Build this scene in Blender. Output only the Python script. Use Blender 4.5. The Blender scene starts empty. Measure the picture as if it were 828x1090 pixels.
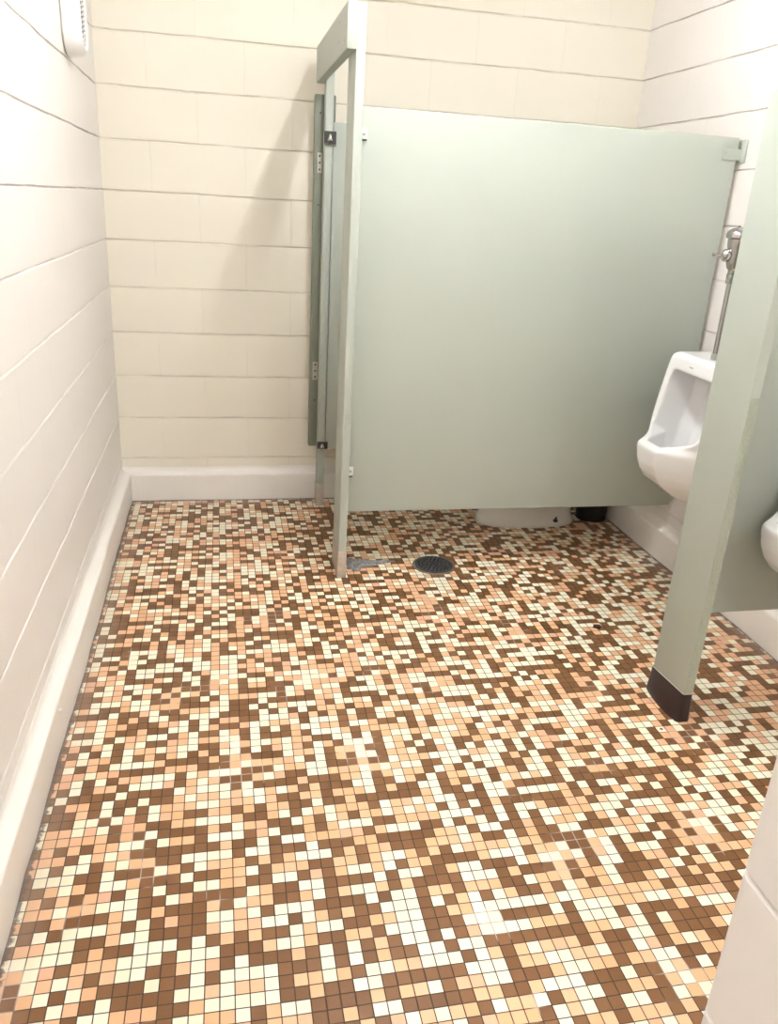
import bpy, bmesh, math, random
from mathutils import Vector, Matrix
random.seed(7)
C = bpy.context.scene.collection
W = 2.446            # room width
CO = 0.2032          # block course
ZJ = 0.2139          # height of the lowest visible joint
CEIL = 2.75

# ------------------------------------------------------------------ node helpers
class NG:
    def __init__(s, name):
        s.m = bpy.data.materials.new(name); s.m.use_nodes = True
        s.t = s.m.node_tree; s.t.nodes.clear()
        s.out = s.t.nodes.new('ShaderNodeOutputMaterial')
        s.b = s.t.nodes.new('ShaderNodeBsdfPrincipled')
        s.t.links.new(s.b.outputs[0], s.out.inputs[0])
    def n(s, typ, **kw):
        nd = s.t.nodes.new(typ)
        for k, v in kw.items(): setattr(nd, k, v)
        return nd
    def put(s, sock, v):
        if hasattr(v, 'is_output') or isinstance(v, bpy.types.NodeSocket): s.t.links.new(v, sock)
        elif isinstance(v, (tuple, list)) and len(v) == 3 and sock.type == 'RGBA': sock.default_value = (*v, 1)
        else: sock.default_value = v
    def m_(s, op, a, b=None, c=None, clamp=False):
        nd = s.n('ShaderNodeMath', operation=op); nd.use_clamp = clamp
        s.put(nd.inputs[0], a)
        if b is not None: s.put(nd.inputs[1], b)
        if c is not None: s.put(nd.inputs[2], c)
        return nd.outputs[0]
    def noise(s, vec, scale, detail=2, rough=.5):
        nd = s.n('ShaderNodeTexNoise'); s.put(nd.inputs['Vector'], vec)
        nd.inputs['Scale'].default_value = scale; nd.inputs['Detail'].default_value = detail
        nd.inputs['Roughness'].default_value = rough
        return nd.outputs[0]
    def white(s, vec):
        nd = s.n('ShaderNodeTexWhiteNoise', noise_dimensions='3D'); s.put(nd.inputs['Vector'], vec)
        return nd.outputs['Value']
    def mix(s, f, a, b):
        nd = s.n('ShaderNodeMix', data_type='RGBA')
        s.put(nd.inputs[0], f); s.put(nd.inputs[6], a); s.put(nd.inputs[7], b)
        return nd.outputs[2]
    def sm(s, v, a, b, o0=0., o1=1.):
        nd = s.n('ShaderNodeMapRange', interpolation_type='SMOOTHSTEP')
        s.put(nd.inputs[0], v)
        for i, q in enumerate((a, b, o0, o1)): nd.inputs[i+1].default_value = q
        return nd.outputs[0]
    def pos(s):
        g = s.n('ShaderNodeNewGeometry'); sp = s.n('ShaderNodeSeparateXYZ')
        s.t.links.new(g.outputs['Position'], sp.inputs[0])
        return g.outputs['Position'], sp.outputs[0], sp.outputs[1], sp.outputs[2]
    def comb(s, x, y, z):
        nd = s.n('ShaderNodeCombineXYZ')
        for i, v in enumerate((x, y, z)): s.put(nd.inputs[i], v)
        return nd.outputs[0]
    def bump(s, h, strength, dist):
        nd = s.n('ShaderNodeBump'); nd.inputs['Strength'].default_value = strength
        nd.inputs['Distance'].default_value = dist; s.put(nd.inputs['Height'], h)
        s.t.links.new(nd.outputs[0], s.b.inputs['Normal'])
    def base(s, col, rough=.5, metal=0., spec=.5):
        s.put(s.b.inputs['Base Color'], col); s.put(s.b.inputs['Roughness'], rough)
        s.b.inputs['Metallic'].default_value = metal
        s.b.inputs['Specular IOR Level'].default_value = spec
        return s

def plain(name, col, rough=.5, metal=0., var=.06, scale=8, bump=0., bscale=200, spec=.5):
    g = NG(name); p = g.pos()[0]
    nz = g.noise(p, scale, 3)
    a = tuple(max(0, c*(1-var)) for c in col); b = tuple(min(1, c*(1+var)) for c in col)
    g.base(g.mix(nz, a, b), rough, metal, spec)
    if bump: g.bump(g.noise(p, bscale, 2), bump, .002)
    return g.m

WALLC = (.855, .80, .685)
def wall_mat(name, horiz, off, col=WALLC):
    """painted concrete block: vertical joints, paint orange peel, faint tone drift"""
    g = NG(name); p, x, y, z = g.pos()
    u = (x, y)[horiz]
    row = g.m_('FLOOR', g.m_('DIVIDE', g.m_('SUBTRACT', z, ZJ-20*CO), CO))
    par = g.m_('MODULO', row, 2.)
    wob = g.m_('MULTIPLY', g.m_('SUBTRACT', g.noise(p, 14, 2), .5), .006)
    uu = g.m_('ADD', g.m_('ADD', u, wob), g.m_('ADD', g.m_('MULTIPLY', par, CO), off+40*CO))
    fr = g.m_('MODULO', uu, 2*CO)
    d = g.m_('MINIMUM', fr, g.m_('SUBTRACT', 2*CO, fr))
    line = g.sm(d, .0015, .0050, 1., 0.)
    cell = g.comb(g.m_('FLOOR', g.m_('DIVIDE', uu, 2*CO)), row, 3.)
    keep = g.m_('MULTIPLY', g.m_('ADD', .35, g.m_('MULTIPLY', g.white(cell), .65)), g.sm(g.noise(p, 9, 2), .30, .52, .15, 1.))
    line = g.m_('MULTIPLY', line, keep)
    drift = g.noise(p, 1.7, 2)
    a = tuple(c*.965 for c in col); b = tuple(min(1, c*1.035) for c in col)
    base = g.mix(drift, a, b)
    base = g.mix(g.m_('MULTIPLY', g.white(cell), .10), base, tuple(min(1, c*f) for c, f in zip(col, (1.04, .98, .95))))
    base = g.mix(g.m_('MULTIPLY', line, .13), base, tuple(c*.62 for c in col))
    zj = g.m_('ABSOLUTE', g.m_('SUBTRACT', g.m_('FRACT', g.m_('ADD', g.m_('DIVIDE', g.m_('SUBTRACT', z, ZJ-20*CO+.0012), CO), .5)), .5))
    joint_shade = g.m_('MULTIPLY', g.sm(zj, .006, .016, 1., 0.), g.sm(g.noise(p, 7, 3), .36, .56, .25, 1.))  # groove shade of the bed joints put into the colour, broken by noise
    base = g.mix(g.m_('MULTIPLY', joint_shade, .36), base, (.36, .30, .22))
    g.base(base, .42, 0, .35)
    h = g.m_('ADD', g.m_('MULTIPLY', line, -.8), g.m_('MULTIPLY', g.noise(p, 140, 3), .22))
    h = g.m_('ADD', h, g.m_('MULTIPLY', g.noise(p, 22, 2), .5))
    g.bump(h, .35, .003)
    return g.m

def floor_mat():
    g = NG('mosaic_tile'); p, x, y, z = g.pos(); P = .0289
    u = g.m_('SUBTRACT', g.m_('DIVIDE', x, P), .021-200); v = g.m_('SUBTRACT', g.m_('DIVIDE', y, P), .292-400)
    # slight laying errors
    u = g.m_('ADD', u, g.m_('MULTIPLY', g.m_('SUBTRACT', g.noise(p, 2.5, 1), .5), .25))
    v = g.m_('ADD', v, g.m_('MULTIPLY', g.m_('SUBTRACT', g.noise(g.comb(y, x, 4.), 2.5, 1), .5), .25))
    cu = g.m_('FLOOR', u); cv = g.m_('FLOOR', v)
    fu = g.m_('FRACT', u); fv = g.m_('FRACT', v)
    r = g.white(g.comb(cu, cv, 1.7)); r2 = g.white(g.comb(cu, cv, 9.3)); r3 = g.white(g.comb(cv, cu, 5.1))
    speck = g.sm(g.noise(p, 900, 2), .55, .75)
    brown = g.mix(r2, (.172, .074, .024), (.222, .102, .039))
    brown = g.mix(g.m_('MULTIPLY', speck, .5), brown, (.40, .235, .125))
    pz = g.noise(p, 1.4, 1)
    peach = g.mix(r2, (.74, .425, .225), (.80, .485, .29))
    peach = g.mix(g.m_('MULTIPLY', g.m_('GREATER_THAN', r3, .86), .5), peach, (.74, .40, .27))
    cream = g.mix(r2, (.84, .78, .58), (.88, .83, .67))
    col = g.mix(g.m_('GREATER_THAN', r, .37), brown, peach)
    col = g.mix(g.m_('GREATER_THAN', r, .68), col, cream)
    eu = g.m_('MINIMUM', fu, g.m_('SUBTRACT', 1., fu)); ev = g.m_('MINIMUM', fv, g.m_('SUBTRACT', 1., fv))
    e = g.m_('MINIMUM', eu, ev)
    gr = g.sm(e, .026, .050, 1., 0.)
    wn = g.sm(g.noise(p, 5, 3), .58, .66)
    grout = g.mix(wn, (.055, .034, .020), (.50, .41, .35))
    col = g.mix(gr, col, grout)
    # dirt packed against the kerbs, and a few spots
    wob = g.m_('SUBTRACT', g.m_('MULTIPLY', g.noise(p, 42, 4, .65), .046), .014)
    ex = g.m_('MINIMUM', g.m_('SUBTRACT', x, .040), g.m_('SUBTRACT', W-.035, x))
    ed = g.m_('MINIMUM', ex, g.m_('SUBTRACT', -.035, y))
    dirt = g.sm(g.m_('SUBTRACT', ed, wob), -.004, .003, 1., 0.)
    col = g.mix(g.m_('MULTIPLY', dirt, .9), col, (.060, .043, .042))
    film = g.m_('MULTIPLY', g.sm(g.m_('ADD', ed, g.m_('MULTIPLY', g.noise(p, 5, 3), .12)), .06, .17, 1., 0.), .28)
    col = g.mix(film, col, (.42, .33, .27))
    for sx, sy, rad, sc in ((1.826, -1.36, .009, (.2, .08, .06)), (1.779, -2.085, .006, (.16, .03, .06)), (1.777, -2.144, .006, (.16, .03, .06))):
        dx = g.m_('SUBTRACT', x, sx); dy = g.m_('SUBTRACT', y, sy)
        dd = g.m_('SQRT', g.m_('ADD', g.m_('MULTIPLY', dx, dx), g.m_('MULTIPLY', dy, dy)))
        col = g.mix(g.sm(dd, rad*.6, rad, 1., 0.), col, sc)
    g.base(col, g.m_('ADD', .36, g.m_('MULTIPLY', gr, .4)), 0, .32)
    h = g.m_('ADD', g.m_('MULTIPLY', g.sm(e, .015, .075), 1.), g.m_('MULTIPLY', r2, .25))
    g.bump(h, .5, .0012)
    return g.m

M = {}
M['wall_x'] = wall_mat('painted_block_back', 0, -.2032+.0)
M['wall_y'] = wall_mat('painted_block_side', 1, .0, (.84, .795, .755))
M['floor'] = floor_mat()
M['ceil'] = plain('ceiling_paint', (.88, .87, .84), .8)
M['kerb'] = plain('kerb_paint', (.88, .835, .78), .28, bump=.15, bscale=60, var=.03)
M['sage'] = plain('sage_enamel', (.440, .473, .413), .5, bump=.10, bscale=320, var=.025, scale=3)
M['sage_rough'] = plain('sage_enamel_chipped', (.37, .395, .315), .5, bump=.6, bscale=260, var=.18, scale=120)
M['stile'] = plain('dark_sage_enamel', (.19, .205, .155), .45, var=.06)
M['shoe'] = plain('worn_steel_shoe', (.55, .50, .44), .42, .55, var=.25, scale=60)
M['chrome'] = plain('chrome', (.50, .49, .48), .16, 1., var=.04)
M['dull'] = plain('dull_metal', (.50, .48, .43), .35, .8, var=.15, scale=90)
M['dark'] = plain('dark_metal', (.05, .05, .048), .5, .3, var=.2)
M['china'] = plain('white_vitreous_china', (.92, .91, .905), .09, var=.01)
M['bone'] = plain('toilet_china', (.80, .77, .70), .12, var=.03)
M['rubber'] = plain('black_rubber', (.022, .012, .014), .38, var=.15, scale=30)
M['caulk'] = plain('pale_caulk', (.62, .58, .52), .6)
M['black'] = plain('black_plastic', (.012, .013, .016), .4)
M['iron'] = plain('cast_iron', (.085, .083, .085), .5, .5, var=.3, scale=60)
M['rust'] = plain('worn_brown_rim', (.20, .15, .11), .5, .2, var=.4, scale=50)
M['hole'] = plain('drain_well', (.012, .011, .010), .8)
M['mortar'] = plain('grey_mortar', (.27, .265, .26), .35, .4, var=.8, scale=90, bump=1., bscale=120)
M['whitep'] = plain('white_enamel', (.86, .84, .81), .28, var=.01)
M['lens'] = plain('pale_ribs', (.80, .78, .76), .25, var=.03)
M['gasket'] = plain('pale_gasket', (.50, .46, .41), .6)
M['grille'] = plain('dark_inset', (.16, .14, .14), .6)
M['grime'] = plain('dirt', (.045, .03, .028), .8, var=.4, scale=200)
M['seat'] = plain('toilet_seat_black', (.02, .02, .02), .3)
g = NG('tube_diffuser'); g.base((.9, .9, .9), .5)
g.b.inputs['Emission Color'].default_value = (.95, .98, 1., 1); g.b.inputs['Emission Strength'].default_value = 36
M['lamp'] = g.m
g = NG('tube_diffuser_entry'); g.base((.9, .9, .9), .5)
g.b.inputs['Emission Color'].default_value = (.90, .95, 1., 1); g.b.inputs['Emission Strength'].default_value = 35
M['lamp2'] = g.m
g = NG('alcove_fill_tube'); g.base((.9, .9, .9), .5)
g.b.inputs['Emission Color'].default_value = (.92, .96, 1., 1); g.b.inputs['Emission Strength'].default_value = 36
M['alcove_fill'] = g.m

# ------------------------------------------------------------------ mesh helpers
def finish(bm, name, mat, parent=None, smooth=True, origin=(0, 0, 0)):
    bmesh.ops.recalc_face_normals(bm, faces=bm.faces)
    if origin != (0, 0, 0): bmesh.ops.translate(bm, vec=-Vector(origin), verts=bm.verts)
    me = bpy.data.meshes.new(name); bm.to_mesh(me); bm.free()
    me.materials.append(mat)
    if smooth:
        for f in me.polygons: f.use_smooth = True
        me.set_sharp_from_angle(angle=math.radians(38))
    o = bpy.data.objects.new(name, me); C.objects.link(o)
    if parent: o.parent = parent
    return o
def box(bm, x0, x1, y0, y1, z0, z1, bev=0., seg=2):
    t = bmesh.new()
    vs = bmesh.ops.create_cube(t, size=1)['verts']
    for v in vs: v.co = Vector((x0+(v.co.x+.5)*(x1-x0), y0+(v.co.y+.5)*(y1-y0), z0+(v.co.z+.5)*(z1-z0)))
    if bev: bmesh.ops.bevel(t, geom=list(t.edges), offset=bev, segments=seg, affect='EDGES', profile=.5)
    me = bpy.data.meshes.new('t'); t.to_mesh(me); t.free(); bm.from_mesh(me); bpy.data.meshes.remove(me)
    return bm
def loft(bm, rings, cap0=True, cap1=True, closed=True):
    vr = [[bm.verts.new(p) for p in r] for r in rings]
    n = len(vr[0])
    for a, b in zip(vr, vr[1:]):
        for i in range(n if closed else n-1):
            j = (i+1) % n
            bm.faces.new((a[i], a[j], b[j], b[i]))
    if cap0: bm.faces.new(list(reversed(vr[0])))
    if cap1: bm.faces.new(vr[-1])
    return bm
def lathe(bm, prof, base, axis=(0, 0, 1), n=24):
    """prof: (r, h) pairs along axis from base"""
    ax = Vector(axis).normalized(); q = Vector((0, 0, 1)).rotation_difference(ax); base = Vector(base)
    rings = [[base + q @ Vector((max(r, 1e-4)*math.cos(2*math.pi*i/n), max(r, 1e-4)*math.sin(2*math.pi*i/n), h)) for i in range(n)] for r, h in prof]
    return loft(bm, rings)
def tube(bm, pts, r, n=14):
    pts = [Vector(p) for p in pts]; rings = []
    for i, p in enumerate(pts):
        d = (pts[min(i+1, len(pts)-1)] - pts[max(i-1, 0)]).normalized()
        q = Vector((0, 0, 1)).rotation_difference(d)
        rings.append([p + q @ Vector((r*math.cos(2*math.pi*k/n), r*math.sin(2*math.pi*k/n), 0)) for k in range(n)])
    return loft(bm, rings)
def rrect(cx, cy, hw, hh, r, seg=6):
    pts = []
    for sx, sy, a0 in ((1, 1, 0), (-1, 1, 90), (-1, -1, 180), (1, -1, 270)):
        for k in range(seg+1):
            a = math.radians(a0 + 90*k/seg)
            pts.append((cx+sx*(hw-r)+r*math.cos(a), cy+sy*(hh-r)+r*math.sin(a)))
    return pts
def thing(name, label, cat, loc=(0, 0, 0), group=None):
    o = bpy.data.objects.new(name, None); C.objects.link(o)
    o.location = loc; o.empty_display_size = .1
    o['label'] = label; o['category'] = cat
    if group: o['group'] = group
    return o
def tag(o, label, cat, group=None):
    o['label'] = label; o['category'] = cat
    if group: o['group'] = group
    return o
def struct(o):
    o['kind'] = 'structure'; return o
def apply_mods(o):
    dg = bpy.context.evaluated_depsgraph_get(); dg.update()
    me = bpy.data.meshes.new_from_object(o.evaluated_get(dg)); old = o.data
    o.modifiers.clear(); o.data = me; bpy.data.meshes.remove(old)
    return o

# ------------------------------------------------------------------ the room shell
def block_wall(name, contour, mat, thick=.15, seed=1, z1=CEIL):
    """contour: (x, y, nx, ny) points; raked bed joints every course"""
    rnd = random.Random(seed)
    zs = [(0., 0.)]
    k = -1
    while True:
        z = ZJ + k*CO
        if z > z1-.02: break
        if z > .02:
            for dz, dep in ((-.0050, 0.), (-.0038, .0025), (-.0016, .0055), (.0010, .0068), (.0026, .0064), (.0034, 0.)): zs.append((z+dz, dep))
        k += 1
    zs.append((z1, 0.))
    # resample the contour
    pts = []
    for a, b in zip(contour, contour[1:]):
        L = math.hypot(b[0]-a[0], b[1]-a[1]); n = max(1, int(L/.05))
        for i in range(n): pts.append(tuple(a[j]+(b[j]-a[j])*i/n for j in range(4)))
    pts.append(contour[-1])
    ph = [(rnd.uniform(0, 6), rnd.uniform(0, 6), rnd.uniform(.6, 1.15)) for _ in range(40)]
    bm = bmesh.new(); rings = []
    for (x, y, nx, ny) in pts:
        s = x*1.3 + y; col = []
        for z, dep in zs:
            r = int(round((z-ZJ)/CO))+5
            w = ph[r]; inner = .0 < z < z1
            dz = (.0013*math.sin(s*7+w[0]) + .0009*math.sin(s*23+w[1])) if inner else 0
            fill = max(.12, min(1., w[2] + .55*math.sin(s*5.3+w[1]*2)*math.sin(s*13.1+w[0])))
            dd = dep*fill
            col.append(bm.verts.new((x-nx*dd, y-ny*dd, z+dz)))
        rings.append(col)
    for a, b in zip(rings, rings[1:]):
        for i in range(len(zs)-1): bm.faces.new((a[i], b[i], b[i+1], a[i+1]))
    # the body of the wall behind the face
    bk = [[bm.verts.new((x-nx*thick, y-ny*thick, z)) for z in (0, z1)] for (x, y, nx, ny) in contour]
    for a, b in zip(bk, bk[1:]): bm.faces.new((a[0], a[1], b[1], b[0]))
    return struct(finish(bm, name, mat, smooth=False))

YR = -6.0
block_wall('wall_back', [(-.02, 0, 0, -1), (W+.02, 0, 0, -1)], M['wall_x'], seed=3)
block_wall('wall_left', [(0, .0, 1, 0), (0, YR, 1, 0)], M['wall_y'], seed=5)
block_wall('wall_right', [(W, YR, -1, 0), (W, .0, -1, 0)], M['wall_y'], seed=8)
block_wall('wall_rear', [(W, YR, 0, 1), (0, YR, 0, 1)], M['wall_x'], seed=11)
# the stub of wall beside the entrance, bullnosed at its free corner
xe, ye, rr = 1.0095, -3.330, .022
ct = [(xe+.20, YR, 1, 0), (xe+.20, ye-rr, 1, 0)]
for k in range(13):
    a = math.radians(0+90*k/12); ct.append((xe+.20-rr+rr*math.cos(a), ye-rr+rr*math.sin(a), math.cos(a), math.sin(a)))
for k in range(13):
    a = math.radians(90+90*k/12); ct.append((xe+rr+rr*math.cos(a), ye-rr+rr*math.sin(a), math.cos(a), math.sin(a)))
ct.append((xe, YR, -1, 0))
block_wall('wall_entrance', ct, M['wall_y'], thick=.02, seed=14)

bm = bmesh.new(); box(bm, -.15, W+.15, YR-.15, .15, -.12, 0); struct(finish(bm, 'floor', M['floor'], smooth=False))
bm = bmesh.new(); box(bm, -.15, W+.15, YR-.15, .15, CEIL, CEIL+.1); struct(finish(bm, 'ceiling', M['ceil'], smooth=False))

def kerb(name, a, b, nx, ny, t, seed):
    """concrete kerb with a coved top; runs from a to b along the wall, projecting t"""
    rnd = random.Random(seed); bm = bmesh.new(); rings = []
    L = math.hypot(b[0]-a[0], b[1]-a[1]); n = int(L/.08)
    prof = [(0, 0.001), (t, 0.001), (t, .060), (t, .128), (t-.001, .133), (t-.005, .1365), (t*.72, .1385), (t*.42, .1415), (t*.2, .147), (t*.07, .155), (.001, .166), (-.002, .168)]
    for i in range(n+1):
        f = i/n; x = a[0]+(b[0]-a[0])*f; y = a[1]+(b[1]-a[1])*f
        w = .0022*math.sin(f*L*4+seed)+.0014*math.sin(f*L*11+seed*2)
        ring = []
        for j, (d, z) in enumerate(prof):
            jag = rnd.uniform(-.0025, .0015) if j == 1 else 0
            dd = d + (w if 0 < j < 9 else 0)*min(1, d/t) + jag
            ring.append((x+nx*dd, y+ny*dd, z + (w*.5 if j > 2 else 0)))
        rings.append(ring)
    loft(bm, rings)
    return struct(finish(bm, name, M['kerb']))
kl = kerb('baseboard_left', (0, YR, 0), (0, 0, 0), 1, 0, .040, 2)
kb = kerb('baseboard_back', (0, 0, 0), (W, 0, 0), 0, -1, .035, 4)
kr = kerb('baseboard_right', (W, 0, 0), (W, YR, 0), -1, 0, .035, 6)
def screw(parent, p, ax, r=.0055):
    bm = bmesh.new(); lathe(bm, [(r, -.002), (r, .0012), (r*.7, .003), (.0004, .0036)], p, ax, 12)
    return finish(bm, 'screw_head', M['kerb'], parent)
for x in (.075, .31, 1.15): screw(kb, (x, -.035, .125 if x < 1 else .11), (0, -1, 0))
for y in (-.52, -.86, -1.16, -1.44, -1.68, -1.93): screw(kl, (.040, y, .085+.02*math.sin(y*9)), (1, 0, 0))

# ------------------------------------------------------------------ the toilet stall
org = (.953, -.89, 0)
st = thing('toilet_stall', 'sage green metal toilet stall with overhead rail and long side panel', 'toilet stall', org)
def part(bm, name, mat, parent=st, o=org): return finish(bm, name, mat, parent, True, o)
# near pilaster
bm = bmesh.new(); box(bm, .938, .969, -.972, -.803, .004, 2.036, .003)
pn = part(bm, 'pilaster', M['sage'])
bm = bmesh.new(); box(bm, .9355, .9715, -.975, -.800, .0, .118, .003)
part(bm, 'floor_shoe', M['shoe'], pn)['label'] = 'worn bare steel shoe'
bm = bmesh.new(); box(bm, .931, .941, -.806, -.790, .955, 1.003, .002); box(bm, .926, .933, -.803, -.793, .972, .988, .002)
part(bm, 'door_strike', M['dull'], pn)['label'] = 'small dull metal strike'
# far pilaster
bm = bmesh.new(); box(bm, .942, .976, -.150, -.088, .004, 2.036, .003)
pf = part(bm, 'pilaster', M['sage'])
bm = bmesh.new(); box(bm, .9395, .9785, -.1525, -.0865, 0, .118, .003)
part(bm, 'floor_shoe', M['shoe'], pf)['label'] = 'worn bare steel shoe'
# head rail: a channel bolted to the outer faces
bm = bmesh.new()
prof = [(.9045, 1.900), (.9380, 1.900), (.9380, 1.912), (.9080, 1.912), (.9080, 2.026), (.9380, 2.026), (.9380, 2.036), (.9045, 2.036)]
box(bm, .9045, .9378, -.985, -.105, 1.900, 2.036, .004, 2)
hr = part(bm, 'head_rail', M['sage'])
for y, z in ((-.93, 1.93), (-.93, 2.00), (-.80, 1.945), (-.80, 2.005), (-.14, 1.95)):
    bm = bmesh.new(); lathe(bm, [(.0045, -.001), (.0045, .001), (.002, .0022)], (.9045, y, z), (-1, 0, 0), 10)
    part(bm, 'rivet', M['dull'], hr)
# side panel
bm = bmesh.new(); box(bm, .9695, 2.425, -.898, -.873, .262, 1.748, .004, 3)
sp = part(bm, 'side_panel', M['sage'])
def ear(x0, x1, z0, z1, y, mat, parent, lab, sx):
    bm = bmesh.new(); box(bm, x0, x1, y-.0035, y, z0, z1, .0012, 1)
    e = part(bm, 'panel_bracket', mat, parent); e['label'] = lab
    bm = bmesh.new(); lathe(bm, [(.0055, 0), (.0055, .0025), (.003, .0042)], (sx, y-.0035, (z0+z1)/2), (0, -1, 0), 12)
    part(bm, 'bracket_screw', M['dull'], parent)
ear(.9695, .997, 1.646, 1.680, -.898, M['whitep'], sp, 'pale metal bracket ear', .986)
ear(.9695, .996, .418, .456, -.898, M['whitep'], sp, 'pale metal bracket ear', .985)
for x1, z0 in ((.9965, 1.640), (.9945, .412)):
    bm = bmesh.new(); box(bm, .9695, x1, -.9035, -.8985, z0, z0+.0055, .001, 1); part(bm, 'bracket_shadow', M['dark'], sp)  # dark strip standing in for the shadow line under each ear
# wall bracket at the far end of the panel
bm = bmesh.new(); box(bm, 2.362, 2.444, -.9025, -.8985, 1.668, 1.708, .0012, 1); box(bm, 2.437, 2.4455, -.925, -.850, 1.660, 1.742, .003, 2)
part(bm, 'wall_bracket', M['sage'], sp)
bm = bmesh.new(); lathe(bm, [(.004, 0), (.004, .002), (.002, .003)], (2.374, -.9025, 1.690), (0, -1, 0), 10); part(bm, 'bracket_screw', M['dull'], sp)
bm = bmesh.new(); box(bm, 2.426, 2.4455, -.893, -.878, .44, .48, .002, 1); part(bm, 'wall_bracket', M['sage'], sp)
# door, swung in against the back wall
bm = bmesh.new(); box(bm, .979, 1.572, -.140, -.115, .300, 1.754, .003)
dr = part(bm, 'door', M['sage'])
def hinge(z0, z1):
    bm = bmesh.new()
    box(bm, .9385, .990, -.1545, -.150, z0, z1, .001, 1)
    a = part(bm, 'pivot_hinge', M['dark'], dr); a['label'] = 'dark pivot hinge block'
    bm = bmesh.new(); zc = (z0+z1)/2; hh = (z1-z0)
    lathe(bm, [(.012, -hh*.28), (.0135, -hh*.18), (.009, 0), (.007, hh*.22), (.003, hh*.30)], (.963, -.158, zc), (0, 0, 1), 14)
    box(bm, .9385, .990, -.157, -.1545, z0-.006, z0, .0008, 1)
    part(bm, 'hinge_knuckle', M['chrome'], dr)
hinge(1.666, 1.717); hinge(.302, .338)
# the narrow stile between the far pilaster and the back wall
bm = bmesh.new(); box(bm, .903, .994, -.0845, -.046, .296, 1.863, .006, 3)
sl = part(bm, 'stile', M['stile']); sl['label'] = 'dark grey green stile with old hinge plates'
for z0, z1, x0, x1 in ((1.552, 1.634, .918, .938), (.630, .718, .916, .940)):
    bm = bmesh.new(); box(bm, x0, x1, -.0870, -.0845, z0, z1, .0008, 1)
    hp = part(bm, 'hinge_leaf', M['dull'], sl); hp['label'] = 'dull metal hinge leaf with three screws'
    for k in range(3):
        bm = bmesh.new(); lathe(bm, [(.0045, 0), (.0045, .0015), (.002, .0022)], ((x0+x1)/2, -.087, z0+(k+.5)*(z1-z0)/3), (0, -1, 0), 10)
        part(bm, 'hinge_screw', M['dark'], sl)
for z in (1.79, 1.42, .53):
    bm = bmesh.new(); lathe(bm, [(.004, 0), (.004, .001), (.001, .0015)], (.927, -.0845, z), (0, -1, 0), 10)
    part(bm, 'screw_hole', M['dark'], sl)

# ------------------------------------------------------------------ the urinal screen
uo = (1.865, -1.957, 0)
us = thing('urinal_screen', 'sage green urinal screen with floor post in black rubber boot', 'urinal screen', uo)
bm = bmesh.new(); box(bm, 1.850, 1.880, -2.057, -1.876, .004, 1.758, .002)
po = part(bm, 'post', M['sage'], us, uo)
bm = bmesh.new(); box(bm, 1.8515, 1.8792, -2.0588, -2.0560, .10, 1.02, .0008, 1)
part(bm, 'edge_strip', M['sage_rough'], po, uo)['label'] = 'rough chipped paint edge'
bm = bmesh.new(); rings = []
for z, gx, gy, bow in ((0, .0060, .004, .010), (.004, .0062, .004, .0105), (.02, .0055, .0035, .0095), (.05, .0045, .003, .006), (.080, .0032, .0025, .003), (.100, .0026, .0020, .0015), (.101, .0010, .0008, 0)):
    ring = []
    for (px, py) in rrect(0, 0, .015+gx, .0935+gy, .010, 6):
        k = 1-abs(py/.1)**2
        ring.append((1.865+px+math.copysign(1, px)*bow*max(0, k), -1.9635+py, z*(1-.08*(py/.1)) if z > .03 else z))
    rings.append(ring)
# subdivide the long sides so the bow reads as a curve
def dens(ring, n=8):
    out = []
    m = len(ring)
    for i in range(m):
        a, b = Vector(ring[i]), Vector(ring[(i+1) % m]); L = (b-a).length
        out.append(tuple(a))
        if L > .1:
            for k in range(1, n): out.append(tuple(a.lerp(b, k/n)))
    return out
rings2 = []
for (z, gx, gy, bow), r0 in zip(((0, .0060, .004, .012), (.004, .0062, .004, .0125), (.02, .0055, .0035, .0115), (.05, .0045, .003, .007), (.080, .0032, .0025, .003), (.100, .0026, .0020, .001), (.101, .0010, .0008, 0)), rings):
    base = [(px, py, 0) for px, py in rrect(0, 0, .015+gx, .0935+gy, .010, 6)]
    ring = []
    for (px, py, _) in dens(base):
        k = max(0, 1-abs(py/.1)**2)
        ring.append((1.865+px+math.copysign(1, px)*bow*k, -1.9635+py, (z - (.016*(py+.1)/.2 if z > .03 else 0))))
    rings2.append(ring)
loft(bm, rings2)
part(bm, 'rubber_boot', M['rubber'], po, uo)['label'] = 'black rubber boot'
bm = bmesh.new()
t = dens([(px, py, 0) for px, py in rrect(0, 0, .0168, .0952, .006, 4)])
tube(bm, [(1.865+a, -1.9635+b, .1005-.016*(b+.1)/.2) for a, b, _ in t+t[:1]], .0012, 6)
part(bm, 'caulk_line', M['caulk'], po, uo)['label'] = 'thin pale caulk line'
bm = bmesh.new(); box(bm, 1.8805, 2.428, -1.890, -1.868, .281, 1.748, .004, 3)
pp = part(bm, 'screen_panel', M['sage'], us, uo)
bm = bmesh.new(); box(bm, 2.418, 2.4455, -1.888, -1.857, 1.60, 1.66, .003, 2); part(bm, 'wall_bracket', M['sage'], pp, uo)
bm = bmesh.new(); box(bm, 2.418, 2.4455, -1.888, -1.857, .40, .46, .003, 2); part(bm, 'wall_bracket', M['sage'], pp, uo)

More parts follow.
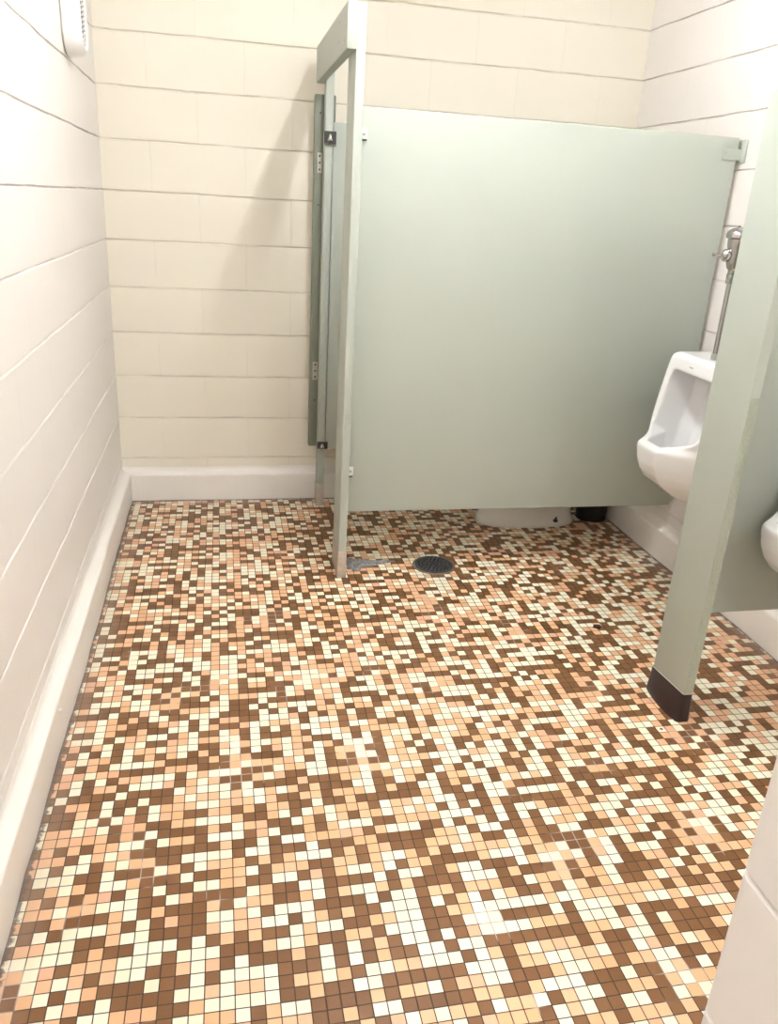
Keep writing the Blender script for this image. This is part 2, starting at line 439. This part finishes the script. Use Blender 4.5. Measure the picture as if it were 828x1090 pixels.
# ------------------------------------------------------------------ urinals
def plan(D, w, f, ch, z, back=0.):
    """half hexagon plan: wall half-width w, front depth D, front half-width f, chamfer start depth ch"""
    h = [(back, w), (back+(ch-back)*.5, w*.995), (ch, w*.97), (ch+(D-ch)*.5, (w*.97+f)/2+.006), (D, f), (D+.001, f*.5)]
    return [(-d, y, z) for d, y in h] + [(-d, -y, z) for d, y in reversed(h)]
def urinal_body():
    bm = bmesh.new(); rings = []
    S = [  # z, D, w, f, chamfer start
        (.405, .150, .095, .045, .08), (.412, .185, .115, .052, .10), (.44, .245, .150, .058, .13), (.47, .292, .178, .062, .15),
        (.50, .330, .197, .066, .17), (.53, .352, .206, .068, .185), (.57, .368, .211, .070, .20), (.61, .376, .214, .070, .212),
        (.630, .378, .215, .070, .220), (.640, .372, .215, .072, .222), (.648, .350, .215, .082, .222), (.660, .315, .215, .115, .222), (.678, .288, .215, .155, .222), (.705, .270, .214, .182, .218),
        (.76, .258, .212, .190, .215), (.82, .248, .210, .192, .210), (.88, .238, .208, .192, .203), (.935, .228, .206, .190, .195),
        (.952, .224, .204, .188, .192), (.962, .217, .198, .183, .185), (.968, .203, .188, .172, .175)]
    for z, D, w, f, ch in S: rings.append(plan(D, w, f, ch, z))
    loft(bm, rings)
    o = finish(bm, 'body', M['china'])
    cb = bmesh.new(); cr = []
    for z, d0, D, w, f, ch in ((.47, .16, .23, .050, .025, .17), (.485, .14, .285, .095, .040, .18), (.52, .125, .318, .130, .048, .19), (.57, .112, .336, .146, .050, .20),
                               (.625, .100, .343, .152, .051, .21), (.652, .095, .346, .153, .053, .212), (.70, .084, .50, .155, .066, .30), (.80, .062, .50, .156, .150, .40), (.868, .056, .50, .155, .150, .42),
                               (.892, .080, .50, .148, .145, .42), (.905, .135, .50, .134, .130, .42)):
        h = [(d0, w*.45), (d0+.022, w*.82), (d0+.065, w), (ch, w*.99), (D, f)]
        cr.append([(-d, y, z) for d, y in h] + [(-d, -y, z) for d, y in reversed(h)])
    loft(cb, cr)
    cut = finish(cb, 'cut', M['china'])
    md = o.modifiers.new('b', 'BOOLEAN'); md.operation = 'DIFFERENCE'; md.object = cut; md.solver = 'EXACT'
    rm = o.modifiers.new('r', 'REMESH'); rm.mode = 'VOXEL'; rm.voxel_size = .005
    sm = o.modifiers.new('s', 'SMOOTH'); sm.factor = .5; sm.iterations = 9
    apply_mods(o)
    me = cut.data; bpy.data.objects.remove(cut); bpy.data.meshes.remove(me)
    for f in o.data.polygons: f.use_smooth = True
    return o
def flushometer(parent, d, zs, zb, side):
    """exposed flush valve; d from the wall, outlet at zs, body centre at zb"""
    bm = bmesh.new()
    lathe(bm, [(.0185, -.075), (.0185, -.062), (.0165, -.060), (.0170, -.050), (.024, -.042), (.030, -.02), (.031, .015), (.036, .034), (.0375, .055), (.0455, .060), (.0465, .070), (.043, .080), (.031, .090), (.014, .095), (.0005, .097)], (-d, 0, zb), n=28)
    v = finish(bm, 'flush_valve', M['chrome'], parent)
    bm = bmesh.new(); lathe(bm, [(.006, 0), (.006, .007), (.001, .009)], (-d, .012, zb+.092), n=12)
    finish(bm, 'cap_screw', M['dark'], v)
    bm = bmesh.new(); lathe(bm, [(.0180, -.010), (.0182, .0), (.0182, .010), (.0172, .013)], (-d, 0, zb-.085), n=8); finish(bm, 'coupling_nut', M['chrome'], v)
    bm = bmesh.new(); tube(bm, [(-d, 0, zb-.09), (-d, 0, zs+.02)], .0118); finish(bm, 'flush_tube', M['chrome'], v)
    bm = bmesh.new(); lathe(bm, [(.021, 0), (.021, .004), (.0165, .006), (.0165, .028), (.0125, .030)], (-d, 0, zs), n=8); finish(bm, 'spud', M['dull'], v)
    bm = bmesh.new(); ax = Vector(side)
    lathe(bm, [(.016, .022), (.021, .031), (.022, .040), (.020, .046), (.012, .052), (.0060, .055), (.0060, .058), (.0062, .072), (.0074, .080), (.0062, .086), (.001, .088)], (-d, 0, zb), side, n=18)
    finish(bm, 'handle', M['chrome'], v)
    bm = bmesh.new(); tube(bm, [(-d, 0, zb-.005), (-.004, 0, zb-.005)], .0135)
    lathe(bm, [(.032, .0), (.032, .004), (.020, .012), (.0135, .014)], (-.0005, 0, zb-.005), (-1, 0, 0), n=24)
    finish(bm, 'supply_pipe', M['chrome'], v)
    return v
U1 = -1.225
ur = thing('urinal', 'white wall-hung urinal with chrome flush valve between stall panel and screen post', 'urinal', (W, U1, 0), 'wall-hung urinals on the right wall')
b = urinal_body(); b.parent = ur
flushometer(ur, .161, .962, 1.338, (-1, .12, 0))
bm = bmesh.new(); box(bm, -.231, -.2275, .020, .044, .929, .934, .0005, 1)
finish(bm, 'maker_mark', M['gasket'], b)['label'] = 'tiny grey printed mark'
bm = bmesh.new(); lathe(bm, [(.030, 0), (.030, .003), (.022, .0045), (.001, .005)], (-.17, 0, .471), n=20); finish(bm, 'outlet_strainer', M['chrome'], b)
def copy_tree(o, parent=None):
    c = o.copy(); C.objects.link(c); c.parent = parent
    for ch in list(o.children): copy_tree(ch, c)
    return c
u2 = copy_tree(ur); u2.location = (W, -2.082, .008); u2.scale = (1.17, .85, 1)
u2['label'] = 'white urinal lip in front of the screen panel at right edge of the photo'

# ------------------------------------------------------------------ toilet behind the panel
to = (1.98, -.385, 0)
tl = thing('toilet', 'white china toilet whose pedestal shows below the stall panel', 'toilet', to)
def egg(x0, x1, hw, z, n=36, p=2.3, yc=-.385):
    pts = []
    for i in range(n):
        a = 2*math.pi*i/n; c, s = math.cos(a), math.sin(a)
        px = math.copysign(abs(c)**(2/p), c); py = math.copysign(abs(s)**(2/p), s)
        pts.append(((x0+x1)/2 + px*(x1-x0)/2, yc + py*hw*(1-.10*(-px if px < 0 else 0)), z))
    return pts
bm = bmesh.new()
loft(bm, [egg(1.716, 2.210, .116, 0, p=3), egg(1.714, 2.212, .118, .006, p=3), egg(1.716, 2.210, .117, .026, p=3), egg(1.722, 2.205, .111, .036, p=2.9), egg(1.726, 2.200, .104, .050, p=2.8),
          egg(1.728, 2.195, .100, .10, p=2.6), egg(1.720, 2.195, .104, .16), egg(1.700, 2.20, .118, .21), egg(1.665, 2.205, .145, .27), egg(1.630, 2.21, .170, .33), egg(1.612, 2.215, .180, .37), egg(1.610, 2.215, .182, .385),
          egg(1.616, 2.21, .177, .392), egg(1.660, 2.10, .135, .392), egg(1.675, 2.06, .120, .36), egg(1.72, 2.00, .085, .26), egg(1.80, 1.92, .04, .20)])
tb = finish(bm, 'bowl', M['bone'], tl, True, to)
for y in (-.498, -.272):
    bm = bmesh.new(); s = -1 if y < -.385 else 1
    lathe(bm, [(.013, 0), (.013, .004), (.009, .007), (.005, .0075), (.005, .022), (.001, .024)], (2.085, y-s*.006, .031), (0, s*.35, 1), n=14)
    finish(bm, 'floor_bolt', M['dark'], tb, True, to)
bm = bmesh.new()
ro = [egg(1.608, 2.09, .184, z, p=2.2) for z in (.394, .412)]; ri = [egg(1.690, 2.03, .115, z, p=2.2) for z in (.412, .394)]
vr = [[bm.verts.new(q) for q in r] for r in (ro[0], ro[1], ri[0], ri[1])]
for a, b_ in zip(vr, vr[1:]+vr[:1]):
    for i in range(36): bm.faces.new((a[i], a[(i+1) % 36], b_[(i+1) % 36], b_[i]))
finish(bm, 'seat', M['seat'], tl, True, to)
fv = bpy.data.objects.new('plumbing', None)
bm = bmesh.new(); lathe(bm, [(.0175, -.05), (.0175, -.04), (.0225, -.02), (.0225, .02), (.0275, .05), (.036, .06), (.036, .07), (.024, .088), (.001, .096)], (2.325, -.385, .78), n=24)
tube(bm, [(2.325, -.385, .74), (2.325, -.385, .46), (2.318, -.385, .40), (2.29, -.385, .345), (2.20, -.385, .335)], .014)
tube(bm, [(2.325, -.385, .77), (2.444, -.385, .77)], .014)
tv = finish(bm, 'flush_valve', M['chrome'], tl, True, to)
bpy.data.objects.remove(fv)

# dark container between toilet and right wall
bo = (2.326, -.380, 0)
bn = thing('waste_bin', 'small black bin on the floor between toilet pedestal and right wall', 'bin', bo)
bm = bmesh.new(); lathe(bm, [(.072, 0), (.076, .003), (.081, .22), (.084, .225), (.084, .235), (.078, .235), (.073, .02), (.001, .018)], bo, n=32)
finish(bm, 'bucket', M['black'], bn, True, bo)
bm = bmesh.new(); lathe(bm, [(.0815, 0), (.0835, .004), (.0835, .008), (.0815, .010)], (bo[0], bo[1], .214), n=32)
finish(bm, 'rim_band', M['black'], bn, True, bo)

# ------------------------------------------------------------------ floor drain
do = (1.368, -.886, 0)
fd = thing('floor_drain', 'round dark cast iron floor drain with pierced grate beside stall post', 'floor drain', do)
bm = bmesh.new(); lathe(bm, [(.0820, 0), (.0820, .0062), (.0795, .0072), (.001, .0072)], (0, 0, 0), n=56)
gt = finish(bm, 'grate', M['iron'])
bm = bmesh.new()
for ring_r, cnt in ((0.0, 1), (.0165, 6), (.033, 12), (.0495, 18), (.066, 22)):
    for k in range(cnt):
        a = 2*math.pi*k/cnt + ring_r*40
        lathe(bm, [(.0064, -.01), (.0064, .02)], (ring_r*math.cos(a), ring_r*math.sin(a), 0), n=10)
cut = finish(bm, 'cut', M['iron'])
md = gt.modifiers.new('b', 'BOOLEAN'); md.operation = 'DIFFERENCE'; md.object = cut; md.solver = 'EXACT'
apply_mods(gt); me = cut.data; bpy.data.objects.remove(cut); bpy.data.meshes.remove(me)
for f in gt.data.polygons: f.use_smooth = False
gt.parent = fd
bm = bmesh.new(); lathe(bm, [(.0800, .0006), (.001, .0010)], (0, 0, 0), n=40); finish(bm, 'drain_well', M['hole'], fd)
bm = bmesh.new(); pr = [(.083, .0004), (.0845, .0044), (.0915, .0038), (.0930, .0004)]
rg = [[bm.verts.new((r*math.cos(2*math.pi*i/56), r*math.sin(2*math.pi*i/56), h)) for i in range(56)] for r, h in pr]
for a, b_ in zip(rg, rg[1:]+rg[:1]):
    for i in range(56): bm.faces.new((a[i], a[(i+1) % 56], b_[(i+1) % 56], b_[i]))
finish(bm, 'drain_rim', M['rust'], fd)

# crusty grey mortar smear at the stall post
bm = bmesh.new(); rnd = random.Random(4)
n = 30; cx, cy = 1.035, -.848
def mr(a):
    c, s = math.cos(a), math.sin(a)
    r = .052*(1+.18*math.sin(3*a+1)+.12*math.sin(7*a))
    x, y = r*c*1.05, r*s*1.15
    if c > .5: x += .115*((c-.5)/.5)**2.2; y *= 1-.55*((c-.5)/.5); y += .012*((c-.5)/.5)
    return x, y
rings = []
for f, h in ((1., .0005), (.9, .004), (.7, .008), (.45, .012), (.2, .009)):
    rings.append([(cx+mr(2*math.pi*i/n)[0]*f*(1+rnd.uniform(-.06, .06)), cy+mr(2*math.pi*i/n)[1]*f*(1+rnd.uniform(-.06, .06)), .0003+(h+rnd.uniform(-.35, .5)*h if f < 1 else 0)) for i in range(n)])
loft(bm, rings)
tag(finish(bm, 'mortar_patch', M['mortar'], smooth=False), 'crusty grey mortar smear on tiles at foot of the near stall post', 'mortar patch')
# dark crumb on the tiles
bm = bmesh.new(); rnd = random.Random(9)
bmesh.ops.create_icosphere(bm, subdivisions=2, radius=1)
for v in bm.verts:
    k = 1+rnd.uniform(-.25, .25); v.co = Vector((1.853+v.co.x*.017*k, -1.473+v.co.y*.013*k, .0045+max(-.0042, v.co.z*.005*k)))
tag(finish(bm, 'dirt_clump', M['grime']), 'small dark dirt clump on the tiles left of the screen post', 'dirt')

# ------------------------------------------------------------------ wall fixture high on the left wall
lo = (0, -.668, 2.0)
bl = thing('wall_fixture', 'white oval wall-mounted housing with ribbed inset high on left wall', 'wall fixture', lo)
def oval(x, hw, hh, r, seg=8): return [(x, lo[1]+a, lo[2]+b_) for a, b_ in rrect(0, 0, hw, hh, r, seg)]
bm = bmesh.new(); loft(bm, [oval(-.003, .083, .150, .070), oval(.005, .083, .150, .070)])
finish(bm, 'gasket', M['gasket'], bl, True, lo)
bm = bmesh.new()
loft(bm, [oval(.0045, .085, .153, .072), oval(.008, .088, .156, .074), oval(.030, .086, .154, .072), oval(.048, .081, .149, .068), (oval(.060, .070, .138, .060)), oval(.063, .066, .134, .056), oval(.060, .062, .130, .053), oval(.016, .060, .128, .051)])
hs = finish(bm, 'housing', M['whitep'], bl, True, lo)
bm = bmesh.new(); loft(bm, [oval(.0165, .0595, .1275, .050), oval(.046, .0595, .1275, .050), oval(.049, .058, .126, .049)])
ln = finish(bm, 'inset', M['grille'], bl, True, lo); ln['label'] = 'dark ribbed inset'
for k in range(16):
    z = lo[2]-.108+k*.0144; hwid = .061 if abs(z-lo[2]) < .08 else .053
    for sg in (-1, 1):
        bm = bmesh.new(); ya, yb = sorted((lo[1]+sg*hwid, lo[1]+sg*(hwid-.020))); box(bm, .046, .0555, ya, yb, z-.0030, z+.0030, .0012)
        finish(bm, 'rib', M['lens'], ln, True, lo)

# ------------------------------------------------------------------ ceiling fixtures (the room's lamps and an added alcove fill)
def fixture(x, y, L, w, mat, label):
    o = (x, y, CEIL); t = thing('ceiling_light', label, 'ceiling light', o)
    bm = bmesh.new(); box(bm, x-w/2-.015, x+w/2+.015, y-L/2-.02, y+L/2+.02, CEIL-.055, CEIL-.001, .006); finish(bm, 'housing', M['whitep'], t, True, o)
    bm = bmesh.new(); tube(bm, [(x, y-L/2, CEIL-.085), (x, y+L/2, CEIL-.085)], .019, 16); finish(bm, 'tube', mat, t, True, o)
    for yy in (y-L/2, y+L/2):
        bm = bmesh.new(); box(bm, x-.03, x+.03, yy-.014, yy+.014, CEIL-.112, CEIL-.05, .004); finish(bm, 'lamp_holder', M['whitep'], t, True, o)
fixture(1.186, -1.66, 1.22, .09, M['lamp'], 'fluorescent ceiling light above the middle of the washroom floor')
fixture(.52, -5.0, 1.22, .09, M['lamp2'], 'fluorescent ceiling light above the entrance passage')
fixture(1.85, -4.3, 1.22, .09, M['alcove_fill'], 'added fill light, out of view in the alcove right of the entrance wall')  # added fill, brightens the right side and the lower surfaces

# ------------------------------------------------------------------ world, camera, view
w = bpy.data.worlds.new('World'); bpy.context.scene.world = w; w.use_nodes = True
w.node_tree.nodes['Background'].inputs[0].default_value = (.9, .85, .8, 1)
w.node_tree.nodes['Background'].inputs[1].default_value = .05
cam = bpy.data.cameras.new('Camera'); co = bpy.data.objects.new('Camera', cam); C.objects.link(co)
F = 844.172; cam.sensor_fit = 'VERTICAL'; cam.sensor_height = 24; cam.lens = F/1090*24; cam.clip_start = .02
yaw, pitch, roll = CAMR = (0.21772, -0.37034, 0.05931)
f = Vector((math.sin(yaw)*math.cos(pitch), math.cos(yaw)*math.cos(pitch), math.sin(pitch)))
r0 = f.cross(Vector((0, 0, 1))).normalized(); u0 = r0.cross(f)
r = math.cos(roll)*r0 + math.sin(roll)*u0; u = -math.sin(roll)*r0 + math.cos(roll)*u0
m = Matrix((r, u, -f)).transposed().to_4x4(); m.translation = Vector((.49391, -3.88023, 1.44304)); co.matrix_world = m
sc = bpy.context.scene; sc.camera = co
sc.view_settings.view_transform = 'Standard'; sc.view_settings.look = 'None'
sc.view_settings.gamma = 1; sc.view_settings.use_curve_mapping = False; sc.view_settings.exposure = 2.1
